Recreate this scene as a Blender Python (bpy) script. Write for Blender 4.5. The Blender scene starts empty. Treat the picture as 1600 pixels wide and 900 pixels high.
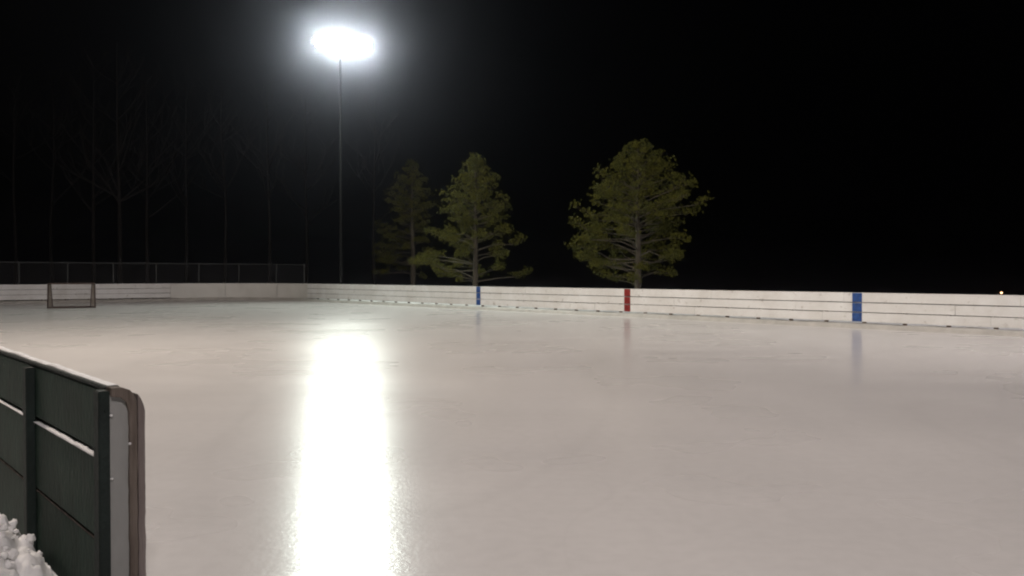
import bpy, bmesh, math, random
from mathutils import Vector, Matrix, noise
random.seed(7)

# ------------------------------------------------------------------ camera, world, exposure
scene = bpy.context.scene
COL = scene.collection
F = 1350.0                                    # focal length in pixels of the 1600 px wide photograph
cam_d = bpy.data.cameras.new('camera')
cam_d.sensor_width = 36.0
cam_d.lens = 36.0 * F / 1600.0
cam_d.clip_start = 0.05
cam_d.clip_end = 3000.0
cam = bpy.data.objects.new('camera', cam_d)
COL.objects.link(cam)
CAM_H = 1.57
cam.location = (0, 0, CAM_H)
cam.rotation_euler = (math.radians(90 - 0.87), 0, 0)
scene.camera = cam

world = bpy.data.worlds.new('World')
scene.world = world
world.use_nodes = True
wn = world.node_tree
bg = wn.nodes['Background']
sky = wn.nodes.new('ShaderNodeTexSky')
sky.sky_type = 'NISHITA'
sky.sun_disc = False
sky.sun_elevation = math.radians(-8.0)
sky.sun_rotation = math.radians(120)
wn.links.new(sky.outputs['Color'], bg.inputs['Color'])
bg.inputs['Strength'].default_value = 0.012

vs = scene.view_settings
vs.view_transform = 'Standard'
vs.look = 'None'
vs.exposure = 0.0
vs.gamma = 1.0
vs.use_curve_mapping = False
cy = scene.cycles
cy.use_denoising = True
cy.max_bounces = 6
cy.diffuse_bounces = 3
cy.glossy_bounces = 3
cy.volume_bounces = 1
cy.sample_clamp_indirect = 6.0
cy.use_light_tree = True
cy.pixel_filter_type = 'BLACKMAN_HARRIS'
cy.filter_width = 2.1      # soft phone optics

LAMP = 840.0            # radiance of the flood lamp lenses
LAMP_COLOURS = {'far': (0.91, 1.0, 0.91), 'near': (1.0, 0.89, 0.86), 'side': (1.0, 0.86, 0.735), 'right': (1.0, 0.88, 0.92)}
BLOOM_DENSITY = 0.00050  # scattering volume added to stand in for lens bloom
BLOOM_G = 0.972

# ------------------------------------------------------------------ rink frame
PHI = math.radians(40.38)
U = Vector((-math.sin(PHI), math.cos(PHI), 0))    # along the long boards, away from the camera
NV = Vector((math.cos(PHI), math.sin(PHI), 0))    # across the ice, away from the near boards
TH = math.atan2(-U.y, -U.x)                       # local x = -U, local y = NV
N_FAR, N_NEAR = 24.2, 1.19
A_RED, A_BLUE_NEAR, A_BLUE_FAR = 21.8, 12.78, 30.8
A_ARC, A_END, RAD = 47.4, 53.4, 6.0

def P(a, n, z=0.0):
    v = U * a + NV * n
    return Vector((v.x, v.y, z))

# ------------------------------------------------------------------ material helpers
def mat(name, base, rough=0.6, var=0.0, scale=4.0, bump=0.0, bscale=30.0, spec=0.5, metal=0.0,
        stretch=(1, 1, 1), var_col=None, detail=6.0):
    m = bpy.data.materials.new(name)
    m.use_nodes = True
    nt = m.node_tree
    b = nt.nodes['Principled BSDF']
    b.inputs['Roughness'].default_value = rough
    b.inputs['Metallic'].default_value = metal
    b.inputs['Specular IOR Level'].default_value = spec
    b.inputs['Base Color'].default_value = (*base, 1)
    tc = nt.nodes.new('ShaderNodeTexCoord')
    geo = nt.nodes.new('ShaderNodeNewGeometry')
    mp = nt.nodes.new('ShaderNodeMapping')
    mp.inputs['Scale'].default_value = stretch
    nt.links.new(geo.outputs['Position'], mp.inputs['Vector'])
    if var > 0 or var_col:
        nz = nt.nodes.new('ShaderNodeTexNoise')
        nz.inputs['Scale'].default_value = scale
        nz.inputs['Detail'].default_value = detail
        nz.inputs['Roughness'].default_value = 0.65
        nt.links.new(mp.outputs['Vector'], nz.inputs['Vector'])
        rp = nt.nodes.new('ShaderNodeValToRGB')
        c2 = var_col if var_col else tuple(max(0, c * (1 - var)) for c in base)
        rp.color_ramp.elements[0].position = 0.34
        rp.color_ramp.elements[0].color = (*c2, 1)
        rp.color_ramp.elements[1].position = 0.66
        rp.color_ramp.elements[1].color = (*base, 1)
        nt.links.new(nz.outputs['Fac'], rp.inputs['Fac'])
        nt.links.new(rp.outputs['Color'], b.inputs['Base Color'])
    if bump > 0:
        n2 = nt.nodes.new('ShaderNodeTexNoise')
        n2.inputs['Scale'].default_value = bscale
        n2.inputs['Detail'].default_value = 5
        nt.links.new(mp.outputs['Vector'], n2.inputs['Vector'])
        bp = nt.nodes.new('ShaderNodeBump')
        bp.inputs['Strength'].default_value = bump
        bp.inputs['Distance'].default_value = 0.02
        nt.links.new(n2.outputs['Fac'], bp.inputs['Height'])
        nt.links.new(bp.outputs['Normal'], b.inputs['Normal'])
    return m

def emit(name, col, strength):
    m = bpy.data.materials.new(name)
    m.use_nodes = True
    nt = m.node_tree
    nt.nodes.clear()
    e = nt.nodes.new('ShaderNodeEmission')
    e.inputs['Color'].default_value = (*col, 1)
    e.inputs['Strength'].default_value = strength
    o = nt.nodes.new('ShaderNodeOutputMaterial')
    nt.links.new(e.outputs[0], o.inputs['Surface'])
    return m

def ice_material():
    m = bpy.data.materials.new('ice')
    m.use_nodes = True
    nt = m.node_tree
    L = nt.links.new
    b = nt.nodes['Principled BSDF']
    b.inputs['IOR'].default_value = 1.31
    b.inputs['Anisotropic'].default_value = 0.48          # fine grooves left across the ice
    tg = nt.nodes.new('ShaderNodeCombineXYZ')
    tg.inputs[0].default_value, tg.inputs[1].default_value = -0.15, 0.99
    L(tg.outputs[0], b.inputs['Tangent'])
    b.inputs['Coat Weight'].default_value = 0.5
    b.inputs['Coat Roughness'].default_value = 0.13
    b.inputs['Coat IOR'].default_value = 1.33
    b.inputs['Specular IOR Level'].default_value = 0.5
    geo = nt.nodes.new('ShaderNodeNewGeometry')
    def noise_n(scale, detail=4, st=(1, 1, 1), rot=0.0, rough=0.55):
        mp = nt.nodes.new('ShaderNodeMapping')
        mp.inputs['Scale'].default_value = st
        mp.inputs['Rotation'].default_value = (0, 0, rot)
        L(geo.outputs['Position'], mp.inputs['Vector'])
        n = nt.nodes.new('ShaderNodeTexNoise')
        n.inputs['Scale'].default_value = scale
        n.inputs['Detail'].default_value = detail
        n.inputs['Roughness'].default_value = rough
        L(mp.outputs['Vector'], n.inputs['Vector'])
        return n.outputs['Fac']
    def ramp(fac, p0, c0, p1, c1):
        r = nt.nodes.new('ShaderNodeValToRGB')
        r.color_ramp.elements[0].position = p0
        r.color_ramp.elements[0].color = (*c0, 1)
        r.color_ramp.elements[1].position = p1
        r.color_ramp.elements[1].color = (*c1, 1)
        L(fac, r.inputs['Fac'])
        return r.outputs['Color']
    def mix(fac, c1, c2, mode='MIX'):
        x = nt.nodes.new('ShaderNodeMix')
        x.data_type = 'RGBA'
        x.blend_type = mode
        if isinstance(fac, float):
            x.inputs[0].default_value = fac
        else:
            L(fac, x.inputs[0])
        L(c1, x.inputs[6]); L(c2, x.inputs[7])
        return x.outputs[2]
    patches = ramp(noise_n(0.14, 3), 0.3, (0.565, 0.552, 0.545), 0.72, (0.69, 0.672, 0.66))
    streaks = ramp(noise_n(0.9, 6, (1, 0.16, 1), 0.62), 0.3, (0.94, 0.94, 0.94), 0.66, (1, 1, 1))
    grains = ramp(noise_n(9, 6), 0.3, (0.94, 0.94, 0.94), 0.62, (1, 1, 1))
    col = mix(1.0, mix(1.0, patches, streaks, 'MULTIPLY'), grains, 'MULTIPLY')
    def marks(scale, st, rot, width, dark):
        f = noise_n(scale, 1.0, st, rot)
        r = nt.nodes.new('ShaderNodeValToRGB')
        e = r.color_ramp.elements
        e[0].position = 0.5 - width; e[0].color = (1, 1, 1, 1)
        e[1].position = 0.5 + width; e[1].color = (1, 1, 1, 1)
        k = e.new(0.5); k.color = (dark, dark, dark, 1)
        L(f, r.inputs['Fac'])
        return r.outputs['Color']
    col = mix(1.0, col, marks(0.13, (1, 0.45, 1), 0.9, 0.010, 0.965), 'MULTIPLY')
    col = mix(1.0, col, marks(0.55, (1, 0.3, 1), 0.3, 0.004, 0.97), 'MULTIPLY')
    L(col, b.inputs['Base Color'])
    rr = ramp(noise_n(0.30, 3, (1, 1, 1)), 0.25, (0.245, 0.245, 0.245), 0.8, (0.335, 0.335, 0.335))
    L(rr, b.inputs['Roughness'])
    b1 = nt.nodes.new('ShaderNodeBump')
    b1.inputs['Strength'].default_value = 0.30
    b1.inputs['Distance'].default_value = 0.004
    L(noise_n(26, 3), b1.inputs['Height'])
    b2 = nt.nodes.new('ShaderNodeBump')
    b2.inputs['Strength'].default_value = 0.8
    b2.inputs['Distance'].default_value = 0.02
    L(noise_n(0.75, 1.0, (0.2, 1.0, 1), 0.12), b2.inputs['Height'])
    b3 = nt.nodes.new('ShaderNodeBump')
    b3.inputs['Strength'].default_value = 0.5
    b3.inputs['Distance'].default_value = 0.004
    L(noise_n(4.5, 2.0, (0.22, 1.0, 1), -0.1), b3.inputs['Height'])
    L(b1.outputs['Normal'], b3.inputs['Normal'])
    L(b3.outputs['Normal'], b2.inputs['Normal'])
    L(b2.outputs['Normal'], b.inputs['Normal'])
    L(b2.outputs['Normal'], b.inputs['Coat Normal'])
    return m

M = {}
M['ice'] = ice_material()
M['snow'] = mat('snow', (0.80, 0.80, 0.80), 0.75, 0.10, 3.0, 0.6, 14.0, spec=0.2)
M['kerb_ice'] = mat('kerb_ice', (0.47, 0.46, 0.43), 0.5, 0.25, 2.2, 0.5, 9.0, spec=0.3)
M['white_paint'] = mat('white_paint', (0.77, 0.79, 0.79), 0.55, 0.0, 1.1, 0.25, 25, spec=0.3, var_col=(0.65, 0.655, 0.64))
def scuff(m):
    nt = m.node_tree
    b = nt.nodes['Principled BSDF']
    src = b.inputs['Base Color'].links[0].from_socket
    geo = nt.nodes.new('ShaderNodeNewGeometry')
    nz = nt.nodes.new('ShaderNodeTexNoise')
    nz.inputs['Scale'].default_value = 5.5
    nz.inputs['Detail'].default_value = 4
    nt.links.new(geo.outputs['Position'], nz.inputs['Vector'])
    rp = nt.nodes.new('ShaderNodeValToRGB')
    rp.color_ramp.elements[0].position = 0.63; rp.color_ramp.elements[0].color = (1, 1, 1, 1)
    rp.color_ramp.elements[1].position = 0.76; rp.color_ramp.elements[1].color = (0.62, 0.60, 0.57, 1)
    nt.links.new(nz.outputs['Fac'], rp.inputs['Fac'])
    x = nt.nodes.new('ShaderNodeMix'); x.data_type = 'RGBA'; x.blend_type = 'MULTIPLY'
    x.inputs[0].default_value = 1.0
    nt.links.new(src, x.inputs[6]); nt.links.new(rp.outputs['Color'], x.inputs[7])
    nt.links.new(x.outputs[2], b.inputs['Base Color'])
scuff(M['white_paint'])
M['white_sheet'] = mat('white_sheet', (0.68, 0.69, 0.66), 0.5, 0.0, 0.7, 0.1, 12, spec=0.3, var_col=(0.58, 0.585, 0.555))
M['blue_paint'] = mat('blue_paint', (0.028, 0.095, 0.33), 0.5, 0.5, 11, 0.2, 25, spec=0.3)
M['red_paint'] = mat('red_paint', (0.28, 0.025, 0.022), 0.5, 0.5, 11, 0.2, 25, spec=0.3)
M['brown_wood'] = mat('brown_wood', (0.12, 0.085, 0.06), 0.8, 0.5, 5, 0.4, 30, spec=0.2, stretch=(1, 1, 0.25))
M['weathered_wood'] = mat('weathered_wood', (0.165, 0.14, 0.12), 0.8, 0.0, 9, 0.8, 40, spec=0.2, stretch=(1, 1, 0.12), var_col=(0.055, 0.042, 0.035))
M['grey_wood'] = mat('grey_wood', (0.20, 0.175, 0.165), 0.8, 0.0, 7, 0.8, 40, spec=0.2, stretch=(1, 1, 0.1), var_col=(0.11, 0.09, 0.085))
M['green_paint'] = mat('green_paint', (0.017, 0.040, 0.029), 0.7, 0.45, 5, 0.5, 30, spec=0.25, stretch=(1, 1, 0.5))
M['green_stud'] = mat('green_stud', (0.012, 0.020, 0.018), 0.7, 0.4, 6, 0.5, 30, spec=0.25)
M['galvanised'] = mat('galvanised', (0.07, 0.075, 0.075), 0.6, 0.3, 8, spec=0.3)
M['wire'] = mat('wire', (0.07, 0.07, 0.07), 0.6, spec=0.3)
M['goal_paint'] = mat('goal_paint', (0.065, 0.04, 0.032), 0.6, 0.5, 12, spec=0.3)
M['net'] = mat('net', (0.22, 0.19, 0.16), 0.9, spec=0.1)
M['bark'] = mat('bark', (0.085, 0.075, 0.058), 0.9, 0.5, 9, 0.7, 18, spec=0.1, stretch=(1, 1, 0.3))
M['grey_bark'] = mat('grey_bark', (0.020, 0.017, 0.015), 0.9, 0.4, 7, 0.6, 18, spec=0.1, stretch=(1, 1, 0.3))
M['needles'] = mat('needles', (0.105, 0.102, 0.015), 0.7, 0.0, 1.7, spec=0.12, var_col=(0.04, 0.046, 0.009))
M['pole_wood'] = mat('pole_wood', (0.006, 0.006, 0.006), 0.8, 0.4, 5, 0.5, 25, spec=0.2, stretch=(1, 1, 0.1))
M['housing'] = mat('housing', (0.35, 0.36, 0.37), 0.4, 0.2, 6, spec=0.5, metal=0.6)
M['end_white'] = mat('end_white', (0.27, 0.275, 0.27), 0.6, 0.2, 5, 0.2, 20, spec=0.2, stretch=(1, 1, 0.3))
M['frost'] = mat('frost', (0.55, 0.55, 0.55), 0.8, spec=0.1)
M['dark_metal'] = mat('dark_metal', (0.06, 0.06, 0.06), 0.5, 0.2, 6, spec=0.5)

# ------------------------------------------------------------------ mesh helpers
def tag(o, label=None, cat=None, group=None, kind=None):
    if label: o['label'] = label
    if cat: o['category'] = cat
    if group: o['group'] = group
    if kind: o['kind'] = kind
    return o

def link(name, me, m=None, parent=None, loc=None, rz=0.0, smooth=False):
    if m is not None and len(me.materials) == 0:
        me.materials.append(m)
    o = bpy.data.objects.new(name, me)
    COL.objects.link(o)
    if loc is not None: o.location = loc
    o.rotation_euler = (0, 0, rz)
    if parent: o.parent = parent
    if smooth:
        for p in me.polygons: p.use_smooth = True
    return o

def empty(name, loc, rz=0.0):
    o = bpy.data.objects.new(name, None)
    o.empty_display_size = 0.3
    COL.objects.link(o)
    o.location = loc
    o.rotation_euler = (0, 0, rz)
    return o

class MB:
    def __init__(self):
        self.v = []; self.f = []
    def add(self, v, f):
        o = len(self.v)
        self.v.extend([tuple(x) for x in v])
        self.f.extend([tuple(i + o for i in q) for q in f])
        return self
    def box(self, x0, x1, y0, y1, z0, z1):
        v = [(x0, y0, z0), (x1, y0, z0), (x1, y1, z0), (x0, y1, z0), (x0, y0, z1), (x1, y0, z1), (x1, y1, z1), (x0, y1, z1)]
        return self.add(v, [(3, 2, 1, 0), (4, 5, 6, 7), (0, 1, 5, 4), (1, 2, 6, 5), (2, 3, 7, 6), (3, 0, 4, 7)])
    def tube(self, pts, rads, seg=8, cap=True):
        pts = [Vector(p) for p in pts]
        if not isinstance(rads, (list, tuple)): rads = [rads] * len(pts)
        vs_, fs = [], []
        ref = None
        for i, p in enumerate(pts):
            d = (pts[min(i + 1, len(pts) - 1)] - pts[max(i - 1, 0)])
            d = d.normalized() if d.length > 1e-9 else Vector((0, 0, 1))
            if ref is None or abs(ref.dot(d)) > 0.98:
                ref = Vector((1, 0, 0)) if abs(d.x) < 0.8 else Vector((0, 1, 0))
            x = (ref - d * ref.dot(d)).normalized()
            ref = x
            y = d.cross(x)
            for k in range(seg):
                t = 2 * math.pi * k / seg
                vs_.append(p + (x * math.cos(t) + y * math.sin(t)) * rads[i])
        for i in range(len(pts) - 1):
            for k in range(seg):
                k2 = (k + 1) % seg
                fs.append((i * seg + k, i * seg + k2, (i + 1) * seg + k2, (i + 1) * seg + k))
        if cap:
            fs.append(tuple(reversed(range(seg))))
            fs.append(tuple((len(pts) - 1) * seg + k for k in range(seg)))
        return self.add(vs_, fs)
    def prism(self, prof, x0, x1):
        """profile in (y, z) pulled along x"""
        n = len(prof)
        v = [(x0, y, z) for y, z in prof] + [(x1, y, z) for y, z in prof]
        f = [tuple(reversed(range(n))), tuple(range(n, 2 * n))]
        f += [(i, (i + 1) % n, n + (i + 1) % n, n + i) for i in range(n)]
        return self.add(v, f)
    def lathe(self, prof, seg=20, axis_map=lambda r, h, c, s: (r * c, r * s, h), close=False):
        v, f = [], []
        n = len(prof)
        for k in range(seg):
            t = 2 * math.pi * k / seg
            for r, h in prof:
                v.append(axis_map(r, h, math.cos(t), math.sin(t)))
        for k in range(seg):
            k2 = (k + 1) % seg
            for i in range(n - 1):
                f.append((k * n + i, k2 * n + i, k2 * n + i + 1, k * n + i + 1))
        return self.add(v, f)
    def mesh(self, name, fix=True):
        me = bpy.data.meshes.new(name)
        me.from_pydata(self.v, [], self.f)
        if fix:
            bm = bmesh.new(); bm.from_mesh(me)
            bmesh.ops.recalc_face_normals(bm, faces=bm.faces)
            bm.to_mesh(me); bm.free()
        me.update()
        return me
    def build(self, name, m, parent=None, loc=None, rz=0.0, smooth=False, bevel=0.0):
        me = self.mesh(name)
        if bevel > 0:
            bm = bmesh.new(); bm.from_mesh(me)
            bmesh.ops.bevel(bm, geom=list(bm.edges), offset=bevel, segments=2, affect='EDGES')
            bm.to_mesh(me); bm.free()
        return link(name, me, m, parent, loc, rz, smooth)

# ------------------------------------------------------------------ ground, ice, kerb
def smooth01(t):
    t = max(0.0, min(1.0, t)); return t * t * (3 - 2 * t)

def ground_z(a, n):
    d = max(n - (N_FAR + 0.1), a - (A_END + 0.1), 0.0)
    if n > N_FAR - 2 and a > A_ARC - 2: d = max(d, 0)
    if d <= 0:
        if n < N_NEAR + 0.02:                        # camera side
            return -0.17 + 0.03 * noise.noise(Vector((a * 0.6, n * 0.6, 3)))
        return -0.06
    z = -0.06 + 0.21 * smooth01(d / 0.35)
    z += 0.05 * noise.noise(Vector((a * 0.4, n * 0.4, 0)))
    z -= 0.045 * max(0.0, min(d, 420.0) - 1.5)
    return z

def axis(lo, hi, dense_lo, dense_hi, step, grow=1.35):
    xs = []
    x = dense_lo
    while x < dense_hi: xs.append(x); x += step
    xs.append(dense_hi)
    s = step; x = dense_hi
    while x < hi: s *= grow; x += s; xs.append(min(x, hi))
    s = step; x = dense_lo; pre = []
    while x > lo: s *= grow; x -= s; pre.append(max(x, lo))
    return list(reversed(pre)) + xs

aa = axis(-500, 560, -12, 58, 1.0)
nn = axis(-500, 560, -6, 22, 1.0)
nn = sorted(set(nn + [N_NEAR - 0.02, N_NEAR + 0.06, 23.4, 24.0, 24.25, 24.45, 24.7, 25.0, 25.5, 26.2]))
aa = sorted(set(aa + [53.45, 53.65, 53.9]))
g = MB()
for a in aa:
    for n in nn:
        g.v.append(tuple(P(a, n, ground_z(a, n))))
W = len(nn)
for i in range(len(aa) - 1):
    for j in range(W - 1):
        g.f.append((i * W + j, i * W + j + 1, (i + 1) * W + j + 1, (i + 1) * W + j))
tag(g.build('ground', M['snow'], smooth=True), kind='structure')

def outline(off=0.0, a0=-9.0, steps=14):
    pts = [(a0, N_FAR - off), (A_ARC, N_FAR - off)]
    for k in range(1, steps + 1):
        t = math.pi / 2 * k / steps
        pts.append((A_ARC + (RAD - off) * math.sin(t), N_FAR - RAD + (RAD - off) * math.cos(t)))
    pts.append((A_END - off, N_NEAR + 0.05))
    return pts

ol = outline(0.01)
poly = [P(a, n, 0) for a, n in ol] + [P(-9, N_NEAR + 0.05, 0)]
ib = MB()
ib.add(poly, [tuple(range(len(poly)))])
ice = ib.build('ice', M['ice'])
if ice.data.polygons[0].normal.z < 0: ice.data.flip_normals()
tag(ice, kind='structure')

# frozen kerb of ice and snow along the foot of the boards
def path_points(off, step=0.22):
    res = []
    a = -6.0
    while a < A_ARC: res.append((a, N_FAR - off)); a += step
    L = math.pi / 2 * RAD; s = 0.0
    while s < L:
        t = s / RAD
        res.append((A_ARC + (RAD - off) * math.sin(t), N_FAR - RAD + (RAD - off) * math.cos(t))); s += step
    n = N_FAR - RAD
    while n > N_NEAR + 0.1: res.append((A_END - off, n)); n -= step
    return res

kb = MB()
offs = [(0.21, -0.012), (0.175, 0.035), (0.15, 0.11), (0.12, 0.135), (0.06, 0.143), (-0.02, 0.146), (-0.12, 0.15), (-0.2, 0.10)]
paths = [path_points(o) for o, z in offs]
cnt = min(len(p) for p in paths)
for i in range(cnt):
    for j, (o, z) in enumerate(offs):
        a, n = paths[j][min(i, len(paths[j]) - 1)]
        k = noise.noise(Vector((a * 1.7, n * 1.7, j * 0.35))) * 0.5 + noise.noise(Vector((a * 4.5, n * 4.5, j * 0.5 + 9))) * 0.35
        far_fade = 1.0
        dz = k * 0.035 * far_fade if j > 0 else 0
        if j >= 4: dz += 0.03 * max(0, noise.noise(Vector((a * 1.1, n * 1.1, 40))) - 0.1)
        dn = k * 0.03 if 0 < j < 4 else 0
        p = P(a, n, z + dz) + NV * dn * (1 if a < A_ARC else 0)
        kb.v.append(tuple(p))
K = len(offs)
for i in range(cnt - 1):
    for j in range(K - 1):
        kb.f.append((i * K + j, (i + 1) * K + j, (i + 1) * K + j + 1, i * K + j + 1))
tag(kb.build('ice_kerb', M['kerb_ice'], smooth=True), kind='structure')

# ------------------------------------------------------------------ white plank boards
TOP = 1.05
COURSE = [(0.769, 1.045), (0.483, 0.749), (0.197, 0.463)]
PLANK_L = 4.80

def plank_mesh(length, z0, z1, name='plank'):
    b = MB().box(-length / 2, length / 2, 0, 0.04, 0, z1 - z0)
    me = b.mesh(name)
    bm = bmesh.new(); bm.from_mesh(me)
    bmesh.ops.bevel(bm, geom=list(bm.edges), offset=0.004, segments=1, affect='EDGES')
    bm.to_mesh(me); bm.free()
    me.materials.append(M['white_paint'])
    return me

stud_mesh = MB().box(-0.045, 0.045, 0.041, 0.13, -0.1, 1.0).mesh('stud')
stud_mesh.materials.append(M['brown_wood'])

rb = empty('rink_boards', P(20, N_FAR, 0), TH)
tag(rb, 'long white plank boards with two blue stripes and one red stripe', 'rink boards', 'boards round the rink')
course_me = [plank_mesh(PLANK_L - 0.006, *c) for c in COURSE]
a = -6.0 + PLANK_L / 2
rows = []
i = 0
while a - PLANK_L / 2 < A_ARC - 0.1:
    for c, (z0, z1) in enumerate(COURSE):
        shift = (0, 1.6, 0.7)[c]
        ac = a + shift
        length = PLANK_L
        hi = min(ac + PLANK_L / 2, A_ARC); lo = max(ac - PLANK_L / 2, -6.0)
        if c and i == 0: lo = -6.0
        if hi - lo < 0.2: continue
        dz = random.uniform(-0.004, 0.004); dy = random.uniform(-0.003, 0.005)
        ac2 = (hi + lo) / 2
        me = course_me[c] if abs((hi - lo) - PLANK_L) < 0.01 else plank_mesh(hi - lo - 0.006, z0, z1)
        o = link('plank', me, None, rb, (-(ac2 - 20), dy, z0 + dz))
        o.rotation_euler = (random.uniform(-0.006, 0.006), random.uniform(-0.0012, 0.0012), 0)
    a += PLANK_L; i += 1
a = -5.4
while a < A_ARC:
    link('stud', stud_mesh, None, rb, (-(a - 20), 0, 0)); a += 1.2
def stripe(name, a0, m):
    for z0, z1 in COURSE:
        MB().box(-0.15, 0.15, -0.009, -0.0045, 0.006, z1 - z0 - 0.006).build(name, m, rb, (-(a0 - 20), 0, z0))
stripe('blue_stripe', A_BLUE_NEAR, M['blue_paint'])
stripe('red_stripe', A_RED, M['red_paint'])
stripe('blue_stripe', A_BLUE_FAR, M['blue_paint'])

# curved corner of smooth sheets
cb = empty('corner_boards', P(A_ARC, N_FAR - RAD, 0), TH)
tag(cb, 'curved corner of smooth off-white sheets between plank boards', 'rink boards', 'boards round the rink')
splits = [0.0, 0.30, 0.66, 1.0]
for k in range(3):
    t0 = math.pi / 2 * splits[k] + (0.004 if k == 1 else 0.001)
    t1 = math.pi / 2 * splits[k + 1] - 0.0012
    b = MB()
    ns = 8
    for s in range(ns + 1):
        t = t0 + (t1 - t0) * s / ns
        for r, z in ((RAD, 0.16), (RAD, 1.045), (RAD + 0.025, 1.045), (RAD + 0.025, 0.16)):
            b.v.append((-r * math.sin(t), r * math.cos(t), z))
    for s in range(ns):
        for q in range(4):
            b.f.append((s * 4 + q, s * 4 + (q + 1) % 4, s * 4 + 4 + (q + 1) % 4, s * 4 + 4 + q))
    b.f.append((0, 1, 2, 3)); b.f.append(tuple(ns * 4 + q for q in (3, 2, 1, 0)))
    b.build('sheet', M['white_sheet'], cb)
for k in range(1, 8):
    t = math.pi / 2 * k / 8
    o = MB().box(-0.045, 0.045, 0.027, 0.115, -0.1, 1.0).build('stud', M['brown_wood'], cb, (-RAD * math.sin(t), RAD * math.cos(t), 0))
    o.rotation_euler = (0, 0, t)

# plank boards across the far end
eb = empty('end_boards', P(A_END, 9.7, 0), TH + math.pi / 2)
tag(eb, 'white plank boards across the far end behind the goal', 'rink boards', 'boards round the rink')
# local x -> NV direction here, local y -> +U (away)
half = (N_FAR - RAD - (N_NEAR + 0.1)) / 2
span = 2 * half
mid = (N_FAR - RAD + N_NEAR + 0.1) / 2
for c, (z0, z1) in enumerate(COURSE):
    cuts = [-half + x for x in ((0, 4.2, 8.4, 12.6, span), (0, 2.4, 6.6, 10.8, 15.0, span), (0, 3.4, 7.6, 11.8, 16, span))[c]]
    for q in range(len(cuts) - 1):
        me = plank_mesh(cuts[q + 1] - cuts[q] - 0.006, z0, z1)
        o = link('plank', me, None, eb, ((cuts[q] + cuts[q + 1]) / 2 + mid - 9.7, random.uniform(-0.003, 0.004), z0 + random.uniform(-0.004, 0.004)))
x = -half + 0.3
while x < half:
    link('stud', stud_mesh, None, eb, (x + mid - 9.7, 0, 0)); x += 1.2

# ------------------------------------------------------------------ dark green near boards by the gateway
A_G = 4.33
nb = empty('gateway_boards', P(A_G, N_NEAR, 0), TH)
tag(nb, 'dark green plank boards with upright studs ending beside the gateway', 'rink boards', 'boards round the rink')
LB = 5.6                                          # length built, most of it left of the frame
# local x = -a direction: boards run from x = -LB to 0; y = 0 is the outer face of the planks
for z0, z1, dy in ((0.705, 1.010, 0.004), (0.275, 0.675, 0.0), (-0.22, 0.252, 0.006)):
    for x0, x1 in ((-LB, -3.20), (-3.195, -0.02)):
        MB().box(x0, x1, dy, 0.04 + dy, z0, z1).build('plank', M['green_paint'], nb, bevel=0.004)
for x in (-0.045, -1.60, -3.15, -4.7):
    MB().box(x - 0.045, x + 0.045, -0.05, 0.001, -0.25, 1.005 if x < -1 else 1.022).build('stud', M['green_stud'], nb, bevel=0.005)
MB().box(-LB, -0.09, 0.0, 0.07, 1.016, 1.034).build('cap_rail', M['green_stud'], nb, bevel=0.004)
MB().box(-1.56, -0.09, 0.004, 0.03, 0.2525, 0.262).build('batten', M['weathered_wood'], nb)
MB().box(-3.1, -1.65, 0.004, 0.03, 0.2525, 0.262).build('batten', M['weathered_wood'], nb)
# rink side lining
MB().box(-LB, -0.03, 0.05, 0.066, 0.02, 1.008).build('lining', M['white_sheet'], nb)
# white end piece with rounded shoulder, and the weathered frame that arches over it
MB().prism([(0.002, -0.22), (0.088, -0.22), (0.088, 0.913), (0.075, 0.963), (0.045, 0.99), (0.002, 0.998)], -0.028, -0.006).build('end_panel', M['end_white'], nb)
def worn(prof, step=0.03, amp=0.003, seed=0.0):
    out_ = []
    for i, (y0, z0) in enumerate(prof):
        y1, z1 = prof[(i + 1) % len(prof)]
        n_ = max(1, int(math.hypot(y1 - y0, z1 - z0) / step))
        for k in range(n_):
            y = y0 + (y1 - y0) * k / n_; z = z0 + (z1 - z0) * k / n_
            v = Vector((y * 6, z * 9, seed))
            d = noise.noise(v) + 0.8 * noise.noise(v * 3.3)
            out_.append((y + amp * d, z + amp * noise.noise(v + Vector((9, 3, 1)))))
    return out_
arch = [(0.004, 0.996), (0.045, 0.988), (0.072, 0.963), (0.083, 0.913), (0.083, -0.22), (0.118, -0.22), (0.118, 0.963), (0.104, 1.000), (0.085, 1.021), (0.055, 1.034), (0.004, 1.036)]
MB().prism(worn(arch, 0.025, 0.0028, 2.0), -0.075, 0.018).build('end_frame', M['weathered_wood'], nb)
MB().prism(worn([(0.124, -0.22), (0.156, -0.22), (0.156, 0.915), (0.150, 0.945), (0.138, 0.975), (0.124, 0.998)], 0.03, 0.0025, 7.0), -0.08, 0.012).build('edge_strip', M['grey_wood'], nb)
# bolt heads caked with frost
for y, z in ((0.006, 0.905), (0.007, 0.605), (0.083, 0.765), (-0.02, 0.93)):
    b = MB(); b.lathe([(0.0, 0.007), (0.004, 0.0065), (0.006, 0.004), (0.007, 0.0)], 8, lambda r, h, c, s: (h, r * c, r * s))
    b.build('bolt', M['frost'] if z != 0.93 else M['green_stud'], nb, (0.001 if y < 0.05 else 0.019, y, z))

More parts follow.
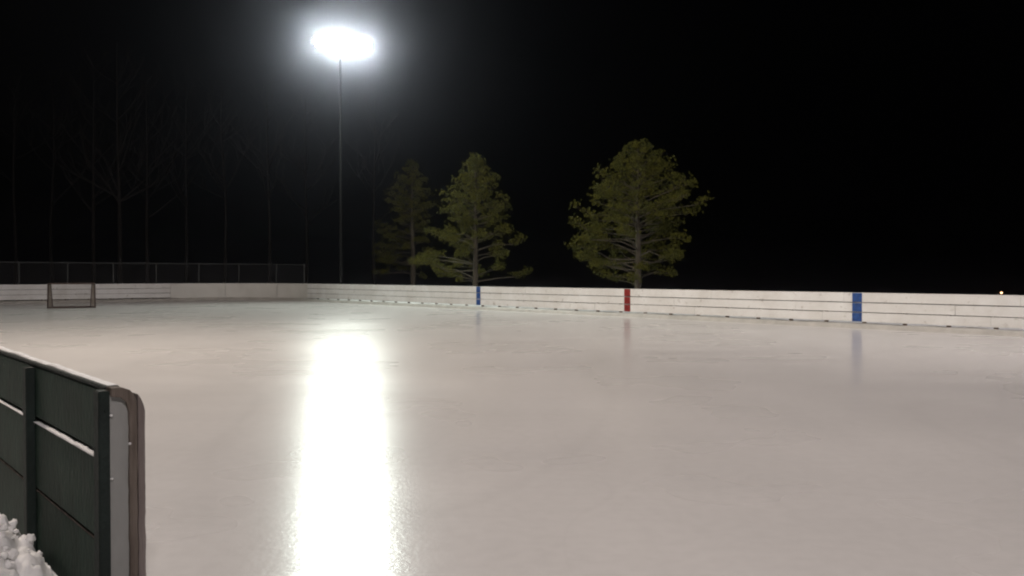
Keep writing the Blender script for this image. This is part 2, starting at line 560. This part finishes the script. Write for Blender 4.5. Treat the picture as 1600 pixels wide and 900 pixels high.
# ------------------------------------------------------------------ snow lying on things
def snow_strip(name, label, x0, x1, y0, y1, z, h, seed, step=0.02, parent=None, hz=None):
    b = MB()
    nx = max(2, int((x1 - x0) / step)); prof = 7
    for i in range(nx + 1):
        x = x0 + (x1 - x0) * i / nx
        e = min(1.0, min(i, nx - i) / 4.0)
        hh = h * e * (0.65 + 0.7 * noise.noise(Vector((x * 4, seed, 0))) + 0.35 * noise.noise(Vector((x * 17, seed, 5))))
        if hz: hh *= hz(x)
        hh = max(hh, 0.002)
        wv = 0.15 * noise.noise(Vector((x * 6, seed, 9)))
        for k in range(prof):
            t = math.pi * k / (prof - 1)
            yy = (y0 + y1) / 2 - math.cos(t) * (y1 - y0) / 2 * (1 + wv)
            b.v.append((x, yy, z + hh * math.sin(t) ** 0.8 if 0 < k < prof - 1 else z))
    for i in range(nx):
        for k in range(prof - 1):
            b.f.append((i * prof + k, (i + 1) * prof + k, (i + 1) * prof + k + 1, i * prof + k + 1))
        b.f.append((i * prof, i * prof + prof - 1, (i + 1) * prof + prof - 1, (i + 1) * prof))
    b.f.append(tuple(range(prof))); b.f.append(tuple(nx * prof + k for k in range(prof)))
    o = b.build(name, M['snow'], None, P(A_G, N_NEAR, 0), TH, smooth=True)
    return tag(o, label, 'snow', None, 'stuff')
snow_strip('snow', 'thin ridge of snow along the top of the green boards', -LB, -0.12, 0.022, 0.072, 1.033, 0.011, 1.3,
           hz=lambda x: 0.5 + 0.9 * smooth01((-x - 0.2) / 1.2))
snow_strip('snow', 'bright wedge of snow in the upper gap between green planks', -1.545, -0.155, -0.014, 0.03, 0.676, 0.015, 4.1,
           hz=lambda x: 0.55 + 0.8 * smooth01((x + 1.5) / 1.1))
snow_strip('snow', 'thin line of snow in the upper gap left of the stud', -3.09, -1.655, -0.008, 0.03, 0.676, 0.010, 8.2)

# bank of chunky snow heaped against the green boards
def snow_bank():
    b = MB()
    na, nq = 150, 80
    a0, a1, n0, n1 = 3.9, 7.4, -0.1, 1.13
    def bank(a, n):
        return (0.40 * math.exp(-((a - 5.45) / 0.52) ** 2 - ((n - 0.86) / 0.27) ** 2)
                + 0.02 * smooth01((a - 4.6) / 0.6) * smooth01((n - 0.0) / 0.5))
    def lumps(v):
        return (0.16 * abs(noise.noise(v * 4.2)) + 0.09 * abs(noise.noise(v * 9.0 + Vector((3, 1, 0))))
                + 0.06 * abs(noise.noise(v * 19.0)) + 0.03 * abs(noise.noise(v * 40)) - 0.05)
    for i in range(na + 1):
        for j in range(nq + 1):
            a = a0 + (a1 - a0) * i / na; n = n0 + (n1 - n0) * j / nq
            base = bank(a, n)
            v = Vector((a, n, 0))
            z = -0.22 + base + lumps(v) * min(1.0, base * 5)
            b.v.append(tuple(P(a, n, z)))
    Wd = nq + 1
    for i in range(na):
        for j in range(nq):
            b.f.append((i * Wd + j, i * Wd + j + 1, (i + 1) * Wd + j + 1, (i + 1) * Wd + j))
    # crumbs thrown on top
    for k in range(130):
        a = random.gauss(5.5, 0.32); n = random.gauss(0.84, 0.13)
        zb = bank(a, n) + lumps(Vector((a, n, 0))) * min(1.0, bank(a, n) * 5) - 0.22
        r = random.choice((0.008, 0.011, 0.014, 0.019, 0.027))
        bm = bmesh.new(); bmesh.ops.create_icosphere(bm, subdivisions=3, radius=r)
        c = P(a, n, zb + r * 0.35)
        vv = []
        for v in bm.verts:
            u_ = v.co / r
            q = v.co * (1 + 0.5 * noise.noise(u_ * 1.1 + Vector((k * 3.1, 0, 0))) + 0.22 * noise.noise(u_ * 3.2 + Vector((k * 1.7, 5, 0))))
            vv.append(c + q)
        bm.verts.index_update()
        b.add(vv, [tuple(v.index for v in f.verts) for f in bm.faces])
        bm.free()
    me = bpy.data.meshes.new('snow_bank')
    me.from_pydata(b.v, [], b.f)
    o = link('snow_bank', me, M['snow'], smooth=True)
    tag(o, 'bank of chunky white snow heaped against the green boards', 'snow', None, 'stuff')
snow_bank()

# ------------------------------------------------------------------ flood lamp poles
def lamp_pole(name, label, base, aim, lens_mat, height=14.6, tilt=26):
    """pole with a cross-arm and four lamp heads turned towards aim"""
    d = Vector((aim.x - base.x, aim.y - base.y, 0)); yaw = math.atan2(d.y, d.x) - math.pi / 2   # local +y looks at aim
    t = empty(name, base, yaw)
    tag(t, label, 'light pole', 'flood lamp poles round the rink')
    zb = -base.z
    pole_b = MB().tube([(0, 0, -0.4), (0, 0, 5), (0, 0, height + 0.9)], [0.105, 0.085, 0.06], 12)
    pole_b.build('pole', M['pole_wood'], t, smooth=True)
    MB().box(-1.75, 1.75, 0.11, 0.23, height + 0.12, height + 0.26).build('cross_arm', M['dark_metal'], t, bevel=0.01)
    for sx in (-1, 1):
        MB().tube([(0, 0.12, height - 0.75), (sx * 1.1, 0.17, height + 0.13)], 0.025, 6).build('brace', M['dark_metal'], t)
    tilt = math.radians(tilt)
    for k in range(4):
        x = (k - 1.5) * 0.86
        hd = empty('lamp_head', (x, 0.62, height + 0.02))
        hd.parent = t
        fan = math.radians((1.5 - k) * 6)
        hd.rotation_euler = (-tilt, 0, fan)
        hd.scale = (0.81, 0.81, 0.81)
        am = lambda r, h, c, s: (r * c, h, r * s)
        hb = MB().lathe([(0.02, -0.52), (0.13, -0.51), (0.16, -0.38), (0.20, -0.34), (0.32, -0.24), (0.43, -0.10), (0.49, 0.04), (0.515, 0.06), (0.515, 0.075), (0.495, 0.075), (0.485, 0.03), (0.42, -0.08), (0.30, -0.22), (0.1, -0.3), (0.0, -0.3)], 28, am)
        hb.build('housing', M['housing'], hd, smooth=True)
        lb = MB()
        seg = 20
        lb.v = [(0.483 * math.cos(2 * math.pi * q / seg), 0.03 + 0.0, 0.483 * math.sin(2 * math.pi * q / seg)) for q in range(seg)]
        lb.f = [tuple(range(seg))]
        lb.build('lens', lens_mat, hd)
        yb = MB().tube([(-0.54, -0.05, 0), (-0.56, -0.2, 0.12), (-0.3, -0.42, 0.36), (0.3, -0.42, 0.36), (0.56, -0.2, 0.12), (0.54, -0.05, 0)], 0.022, 6)
        yb.build('yoke', M['dark_metal'], hd)
    return t

centre = P(A_RED, 12.7)
def pole_at(a, n): return P(a, n, ground_z(a, n))
lamp_pole('flood_lamp_pole', 'tall pole with four blazing flood lamps behind the far boards', pole_at(45.4, 25.35), P(12, 18),
          emit('lens_far', LAMP_COLOURS['far'], LAMP), 14.85, 17)
lamp_pole('flood_lamp_pole', 'flood lamp pole beside centre ice on the near side, out of frame left', pole_at(19.5, -1.0), P(18, 17),
          emit('lens_side', LAMP_COLOURS['side'], LAMP * 0.98), 14.6, 32)
lamp_pole('flood_lamp_pole', 'flood lamp pole behind the camera beside the gateway', pole_at(-9.2, -2.75), P(20, 15),
          emit('lens_near', LAMP_COLOURS['near'], LAMP * 0.5), 14.6, 4)
lamp_pole('flood_lamp_pole', 'flood lamp pole behind the far boards, out of frame to the right', pole_at(-1.8, 25.35), P(16, 11),
          emit('lens_right', LAMP_COLOURS['right'], LAMP * 0.5), 14.6, 10)

# ------------------------------------------------------------------ hockey goal
gl = Vector((-20.85, 40.9, 0))
gt = empty('hockey_goal', gl, math.atan2(-gl.x, gl.y))
tag(gt, 'small dark framed hockey goal standing on the far left ice', 'hockey goal')
W2, HG = 1.0, 1.16
RB, RT, DB, DT = 0.82, 0.88, 1.0, 0.5
for s in (-1, 1):
    MB().tube([(s * W2, 0, 0), (s * (W2 - 0.02), 0, HG)], 0.034, 8).build('post', M['goal_paint'], gt)
    MB().tube([(s * (W2 - 0.02), 0, HG - 0.02), (s * RT, DT, HG - 0.03), (s * RB, DB, 0.03)], 0.026, 8).build('side_support', M['goal_paint'], gt)
    MB().tube([(s * W2, 0.02, 0.03), (s * RB, DB, 0.03)], 0.03, 8).build('base_bar', M['goal_paint'], gt)
MB().tube([(-W2 + 0.02, 0, HG), (W2 - 0.02, 0, HG)], 0.034, 8).build('crossbar', M['goal_paint'], gt)
MB().tube([(-W2, 0.0, 0.02), (W2, 0.0, 0.02)], 0.028, 8).build('base_bar', M['goal_paint'], gt)
MB().tube([(-RB, DB, 0.03), (RB, DB, 0.03)], 0.03, 8).build('base_bar', M['goal_paint'], gt)
def net_strands(A, B, C, D, nu, nv, r):
    """strands over the quad A B C D"""
    b = MB()
    for i in range(nu + 1):
        t = i / nu
        b.tube([A.lerp(B, t), D.lerp(C, t)], r, 3, cap=False)
    for j in range(nv + 1):
        t = j / nv
        b.tube([A.lerp(D, t), B.lerp(C, t)], r, 3, cap=False)
    return b
V = Vector
for s in (-1, 1):
    o = net_strands(V((s * W2, 0, .02)), V((s * RB, DB, .02)), V((s * RT, DT, HG)), V((s * W2, 0, HG)), 12, 14, 0.008).build('side_net', M['net'], gt)
    o['kind'] = 'stuff'
o = net_strands(V((-RB, DB, .02)), V((RB, DB, .02)), V((RT, DT, HG)), V((-RT, DT, HG)), 24, 15, 0.0025).build('back_net', M['net'], gt); o['kind'] = 'stuff'
o = net_strands(V((-W2, 0, HG)), V((W2, 0, HG)), V((RT, DT, HG)), V((-RT, DT, HG)), 24, 6, 0.0025).build('top_net', M['net'], gt); o['kind'] = 'stuff'

# ------------------------------------------------------------------ chain link fence behind the far end
S_POST = [-19.0, -16.5, -14.05, -11.6, -9.15, -6.7, -4.1, -1.52, 1.06, 3.07]    # along NV from the corner
fence_a, fence_n0 = A_END + 0.45, N_FAR
FH = 2.26
ft = empty('chain_link_fence', P(fence_a, fence_n0 - 8, ground_z(fence_a, fence_n0 - 8)), TH + math.pi / 2)
zf = -ft.location.z
tag(ft, 'tall chain link fence on steel posts behind the far end boards', 'fence')
for k, s in enumerate(S_POST):
    end = k == len(S_POST) - 1
    b = MB().tube([(s + 8, 0, zf - 0.3), (s + 8, 0, zf + FH + (0.05 if end else 0.0))], 0.045 if end else 0.034, 8)
    b.build('post', M['galvanised'], ft)
MB().tube([(S_POST[0] + 8, 0, zf + FH), (S_POST[-1] + 8, 0, zf + FH)], 0.026, 8).build('top_rail', M['galvanised'], ft)
b = MB()
x0, x1 = S_POST[0] + 8, S_POST[-1] + 8
zlo, zhi = zf + 0.15, zf + FH
hgt = zhi - zlo
q = x0 - hgt
while q < x1:
    for sgn in (1, -1):
        # wire rising at 45 degrees, clipped to the panel
        if sgn > 0: pa, pb = (q, zlo), (q + hgt, zhi)
        else: pa, pb = (q + hgt, zlo), (q, zhi)
        (xa, za), (xb, zb2) = pa, pb
        def clip(xa, za, xb, zb2, X):
            t = (X - xa) / (xb - xa); return X, za + (zb2 - za) * t
        if max(xa, xb) <= x0 or min(xa, xb) >= x1: continue
        if xa < x0: xa, za = clip(xa, za, xb, zb2, x0)
        if xb < x0: xb, zb2 = clip(xa, za, xb, zb2, x0)
        if xa > x1: xa, za = clip(xa, za, xb, zb2, x1)
        if xb > x1: xb, zb2 = clip(xa, za, xb, zb2, x1)
        b.tube([(xa, sgn * 0.003, za), (xb, sgn * 0.003, zb2)], 0.003, 3, cap=False)
    q += 0.09
o = b.build('wire_mesh', M['wire'], ft); o['kind'] = 'stuff'

# ------------------------------------------------------------------ trees
def interp(tab, x):
    if x <= tab[0][0]: return tab[0][1]
    for (x0, y0), (x1, y1) in zip(tab, tab[1:]):
        if x <= x1: return y0 + (y1 - y0) * (x - x0) / (x1 - x0)
    return tab[-1][1]

def pine(name, label, x, y, h, left, right, trunk_r, seed, n_branch=120, low=0.9, lean=0.0, tuft_k=1.0, bare=0.3):
    rnd = random.Random(seed)
    gz_a = U.dot(Vector((x, y, 0))); gz_n = NV.dot(Vector((x, y, 0)))
    z0 = ground_z(gz_a, gz_n)
    t = empty(name, (x, y, z0))
    tag(t, label, 'tree', 'pines behind the boards')
    wood = MB(); leaf_v = []; leaf_f = []
    H = h - z0
    spine = []
    for k in range(11):
        q = k / 10
        spine.append(Vector((lean * q + 0.10 * noise.noise(Vector((q * 2.2, seed, 0))), 0.10 * noise.noise(Vector((q * 2.2, seed, 7))), -0.3 + (H + 0.15) * q)))
    wood.tube(spine, [trunk_r * (1.25 if k == 0 else (1 - 0.92 * (k / 10) ** 1.1)) + 0.008 for k in range(11)], 9)
    def on_spine(z):
        q = max(0, min(0.999, (z + 0.3) / (H + 0.15))) * 10
        i = int(q); return spine[i].lerp(spine[i + 1], q - i)
    def tuft(p, d, size):
        n_need = rnd.randint(15, 20)
        for _ in range(n_need):
            v = Vector((rnd.gauss(0, 1), rnd.gauss(0, 1), rnd.gauss(0, 1)))
            v = (v.normalized() * 0.95 + d * 0.75 + Vector((0, 0, 0.35))).normalized()
            L = size * rnd.uniform(0.6, 1.15)
            w = v.cross(Vector((rnd.gauss(0, 1), rnd.gauss(0, 1), rnd.gauss(0, 1)))).normalized() * 0.0075
            i = len(leaf_v)
            b0 = p + v * (L * 0.12)
            leaf_v.extend([tuple(b0 - w * 0.6), tuple(b0 + w * 0.6), tuple(p + v * L * 0.7 + w), tuple(p + v * L)])
            leaf_f.append((i, i + 1, i + 2, i + 3))
    az = rnd.uniform(0, 6.28)
    for k in range(n_branch):
        q = (k + 0.5) / n_branch
        tipz = low + (H - low) * (q ** 0.66)
        tipz += rnd.uniform(-0.12, 0.12)
        az += 2.39996 + rnd.uniform(-0.35, 0.35)
        if tipz < 0.55 * H and math.sin(az) < -0.35 and rnd.random() < 0.75: az += math.pi
        c = math.cos(az)
        l, r = interp(left, tipz), interp(right, tipz)
        wt = (1 + c) / 2
        L = l * (1 - wt) + r * wt
        depthy = abs(math.sin(az))
        L *= (1 - 0.15 * depthy) * rnd.choice((1.0, 1.0, 0.95, 0.82, 0.6)) * rnd.uniform(0.9, 1.04)
        # the silhouette tables hold the reach along the picture plane
        if L < 0.12: L = 0.12
        rise = L * (0.12 + 0.55 * (tipz / H) ** 2)
        base_z = max(0.45, min(H - 0.25, tipz - rise + (rnd.uniform(-0.3, 0.3) if tipz < 0.6 * H else 0)))
        s = on_spine(base_z)
        dirh = Vector((math.cos(az), math.sin(az), 0))
        e = s + dirh * L; e.z = tipz
        m1 = s.lerp(e, 0.38) + Vector((rnd.uniform(-.1, .1), rnd.uniform(-.1, .1), rnd.uniform(-0.10, 0.09))) * L
        m2 = s.lerp(e, 0.72) + Vector((rnd.uniform(-.1, .1), rnd.uniform(-.1, .1), rnd.uniform(-0.11, 0.07))) * L
        rb_ = 0.010 + 0.010 * L
        pts = [s, m1, m2, e]
        wood.tube(pts, [rb_, rb_ * 0.7, rb_ * 0.45, 0.006], 5, cap=False)
        def along(u):
            u3 = u * 3; i = min(2, int(u3)); return pts[i].lerp(pts[i + 1], u3 - i)
        nt_ = int((8 + 14 * L) * tuft_k * 1.55 * (1.0 if tipz > 0.55 * H else 1.45))
        b_in = (bare + (0.28 if tipz < 0.55 * H else 0)) if L > 0.9 else 0.12
        side = Vector((-dirh.y, dirh.x, 0))
        clumps = max(2, int(1.5 * L + 1.4))
        centres = []
        for cc in range(clumps):
            u = b_in + (1.0 - b_in) * ((cc + rnd.uniform(0.4, 1.0)) / clumps)
            u = min(1.0, u)
            o = side * rnd.uniform(-1, 1) * 0.30 * L * (1.15 - u) + Vector((0, 0, rnd.uniform(-0.02, 0.12)))
            ctr = along(u) + o
            centres.append(ctr)
            if o.length > 0.12:
                wood.tube([along(max(0.05, u - 0.15)), ctr], [0.010, 0.005], 4, cap=False)
        for _ in range(nt_):
            ctr = rnd.choice(centres)
            rad = 0.16 + 0.05 * min(L, 2)
            off = Vector((rnd.gauss(0, 1), rnd.gauss(0, 1), rnd.gauss(0, 0.62))) * rad * 0.58
            p = ctr + off
            tuft(p, (dirh * 0.7 + off * 1.2 + Vector((0, 0, 0.25))).normalized(), rnd.uniform(0.10, 0.16))
    wood.build('trunk', M['bark'], t, smooth=True)
    me = bpy.data.meshes.new('crown')
    me.from_pydata(leaf_v, [], leaf_f)
    o = link('crown', me, M['needles'], t)
    o['kind'] = 'stuff'
    return t

def prof(tab, ground_px, m_per_px):
    return sorted([((ground_px - y) * m_per_px, w * m_per_px) for y, w in tab])

Z1 = 48.0; k1 = Z1 / F; gp1 = 429.5 + CAM_H / k1
pine('pine_tree', 'brightest yellow-green pine behind the farther blue stripe', (743 - 800) * k1, Z1, (gp1 - 245) * k1,
     prof([(246, 8), (258, 16), (270, 27), (290, 52), (305, 56), (325, 60), (338, 58), (347, 36), (352, 50), (360, 80), (372, 74), (380, 40), (388, 36), (398, 96), (408, 112), (420, 96), (432, 66), (446, 20)], gp1, k1),
     prof([(246, 12), (270, 30), (290, 38), (310, 52), (330, 58), (348, 44), (360, 70), (375, 74), (388, 46), (400, 70), (420, 88), (435, 66), (446, 20)], gp1, k1),
     0.17, 11, 125, low=(gp1 - 438) * k1)
Z2 = 42.0; k2 = Z2 / F; gp2 = 429.5 + CAM_H / k2
pine('pine_tree', 'broad dark pine standing behind the red stripe', (997 - 800) * k2, Z2, (gp2 - 225) * k2,
     prof([(226, 12), (238, 38), (255, 66), (268, 78), (280, 84), (292, 70), (304, 64), (315, 100), (330, 112), (350, 106), (372, 104), (388, 112), (402, 120), (411, 70), (425, 66), (440, 56), (448, 30)], gp2, k2),
     prof([(226, 14), (236, 44), (258, 54), (276, 90), (300, 104), (318, 114), (335, 92), (350, 72), (366, 74), (388, 84), (410, 98), (435, 102), (448, 40)], gp2, k2),
     0.19, 23, 140, low=(gp2 - 440) * k2)
Z3 = 59.0; k3 = Z3 / F; gp3 = 429.5 + CAM_H / k3
pine('pine_tree', 'dim grey-green pine left of and behind the brightest pine', (645 - 800) * k3, Z3, (gp3 - 252) * k3,
     prof([(254, 8), (270, 28), (300, 44), (330, 58), (350, 64), (370, 56), (400, 66), (430, 70), (440, 40)], gp3, k3),
     prof([(254, 8), (280, 25), (300, 32), (315, 46), (335, 26), (370, 30), (400, 25), (430, 38), (440, 30)], gp3, k3),
     0.2, 37, 105, low=(gp3 - 432) * k3)

def bare_tree(px, Z, h, r, seed, label):
    rnd = random.Random(seed)
    x = (px - 800) / F * Z
    a_, n_ = U.dot(Vector((x, Z, 0))), NV.dot(Vector((x, Z, 0)))
    z0 = ground_z(a_, n_)
    t = empty('bare_tree', (x, Z, z0))
    tag(t, label, 'tree', 'bare trees behind the fence')
    tr = MB(); br = MB()
    H = h - z0
    pts = []
    for k in range(9):
        q = k / 8
        pts.append(Vector((0.35 * noise.noise(Vector((q * 1.8, seed, 0))), 0.35 * noise.noise(Vector((q * 1.8, seed, 4))), -0.4 + H * q)))
    tr.tube(pts, [r * (1 - 0.9 * k / 8) for k in range(9)], 8)
    def grow(p, d, L, rad, depth):
        n = 4; q = p.copy(); chain = [q.copy()]
        for i in range(n):
            d = (d + Vector((rnd.uniform(-.22, .22), rnd.uniform(-.22, .22), rnd.uniform(-.02, .25)))).normalized()
            q = q + d * (L / n); chain.append(q.copy())
        br.tube(chain, [rad * (1 - 0.8 * i / n) for i in range(n + 1)], 4, cap=False)
        if depth > 0:
            for _ in range(rnd.randint(3, 4)):
                c = chain[rnd.randint(1, n)]
                dd = (d + Vector((rnd.uniform(-.8, .8), rnd.uniform(-.8, .8), rnd.uniform(-.1, .5)))).normalized()
                grow(c, dd, L * rnd.uniform(0.45, 0.7), rad * 0.5, depth - 1)
    for k in range(15):
        q = rnd.uniform(0.38, 0.97)
        i = min(7, int(q * 8)); p = pts[i].lerp(pts[i + 1], q * 8 - i)
        az = rnd.uniform(0, 6.28)
        d = Vector((math.cos(az), math.sin(az), rnd.uniform(0.4, 1.0))).normalized()
        grow(p, d, H * 0.30 * (1.25 - q), r * 0.4 * (1.2 - q), 2)
    tr.build('trunk', M['grey_bark'], t, smooth=True)
    o = br.build('crown', M['grey_bark'], t); o['kind'] = 'stuff'
ORD = ['first', 'second', 'third', 'fourth', 'fifth', 'sixth', 'seventh', 'eighth', 'ninth', 'tenth']
spots = [(22, 66, 17, .17), (84, 70, 18, .20), (147, 64, 17.5, .17), (186, 62, 18.5, .21), (231, 66, 17, .18), (292, 72, 19, .19),
         (352, 69, 17, .17), (420, 73, 18, .2), (478, 76, 17.5, .19), (585, 80, 18, .2)]
for i, (px, Z, h, r) in enumerate(spots):
    bare_tree(px, Z, h, r, 50 + i * 3, 'faint leafless tree in the dark behind the fence, %s from the left' % ORD[i] if i < 9
              else 'faint leafless tree between the flood lamp pole and the dim pine')

# ------------------------------------------------------------------ distant light beyond the boards
Zl = 120.0
xl = (1559 - 800) / F * Zl
zl = CAM_H - (457.5 - 429.5) / F * Zl
ga, gn = U.dot(Vector((xl, Zl, 0))), NV.dot(Vector((xl, Zl, 0)))
gz = ground_z(ga, gn)
sl = empty('street_lamp', (xl, Zl, gz))
tag(sl, 'tiny glowing lamp far off in the dark beyond the right boards', 'street lamp')
hl = zl - gz
MB().tube([(0, 0, -0.3), (0, 0, hl + 0.25), (0.1, -0.25, hl + 0.42), (0.12, -0.6, hl + 0.38)], [0.07, 0.05, 0.04, 0.035], 8).build('pole', M['dark_metal'], sl)
MB().lathe([(0.02, 0.36), (0.12, 0.34), (0.24, 0.22), (0.30, 0.16), (0.30, 0.13)], 14).build('lamp_shade', M['dark_metal'], sl, (0.12, -0.7, hl), smooth=True)
MB().lathe([(0.0, -0.13), (0.08, -0.10), (0.13, -0.03), (0.14, 0.05), (0.12, 0.12), (0.0, 0.15)], 14).build('bulb', emit('street_bulb', (1.0, 0.55, 0.28), 5.0), sl, (0.12, -0.7, hl), smooth=True)

# ------------------------------------------------------------------ thin volume added to imitate lens bloom round the lamps
hz = MB().box(-640, 640, -640, 640, -30, 24).build('bloom', None)
hm = bpy.data.materials.new('bloom')
hm.use_nodes = True
nt = hm.node_tree
nt.nodes.clear()
pv = nt.nodes.new('ShaderNodeVolumePrincipled')
pv.inputs['Color'].default_value = (0.80, 0.80, 0.97, 1)
pv.inputs['Density'].default_value = BLOOM_DENSITY
pv.inputs['Anisotropy'].default_value = BLOOM_G
out = nt.nodes.new('ShaderNodeOutputMaterial')
nt.links.new(pv.outputs[0], out.inputs['Volume'])
hz.data.materials.append(hm)
tag(hz, 'thin volume added to imitate lens bloom round the flood lamps', 'bloom', None, 'stuff')
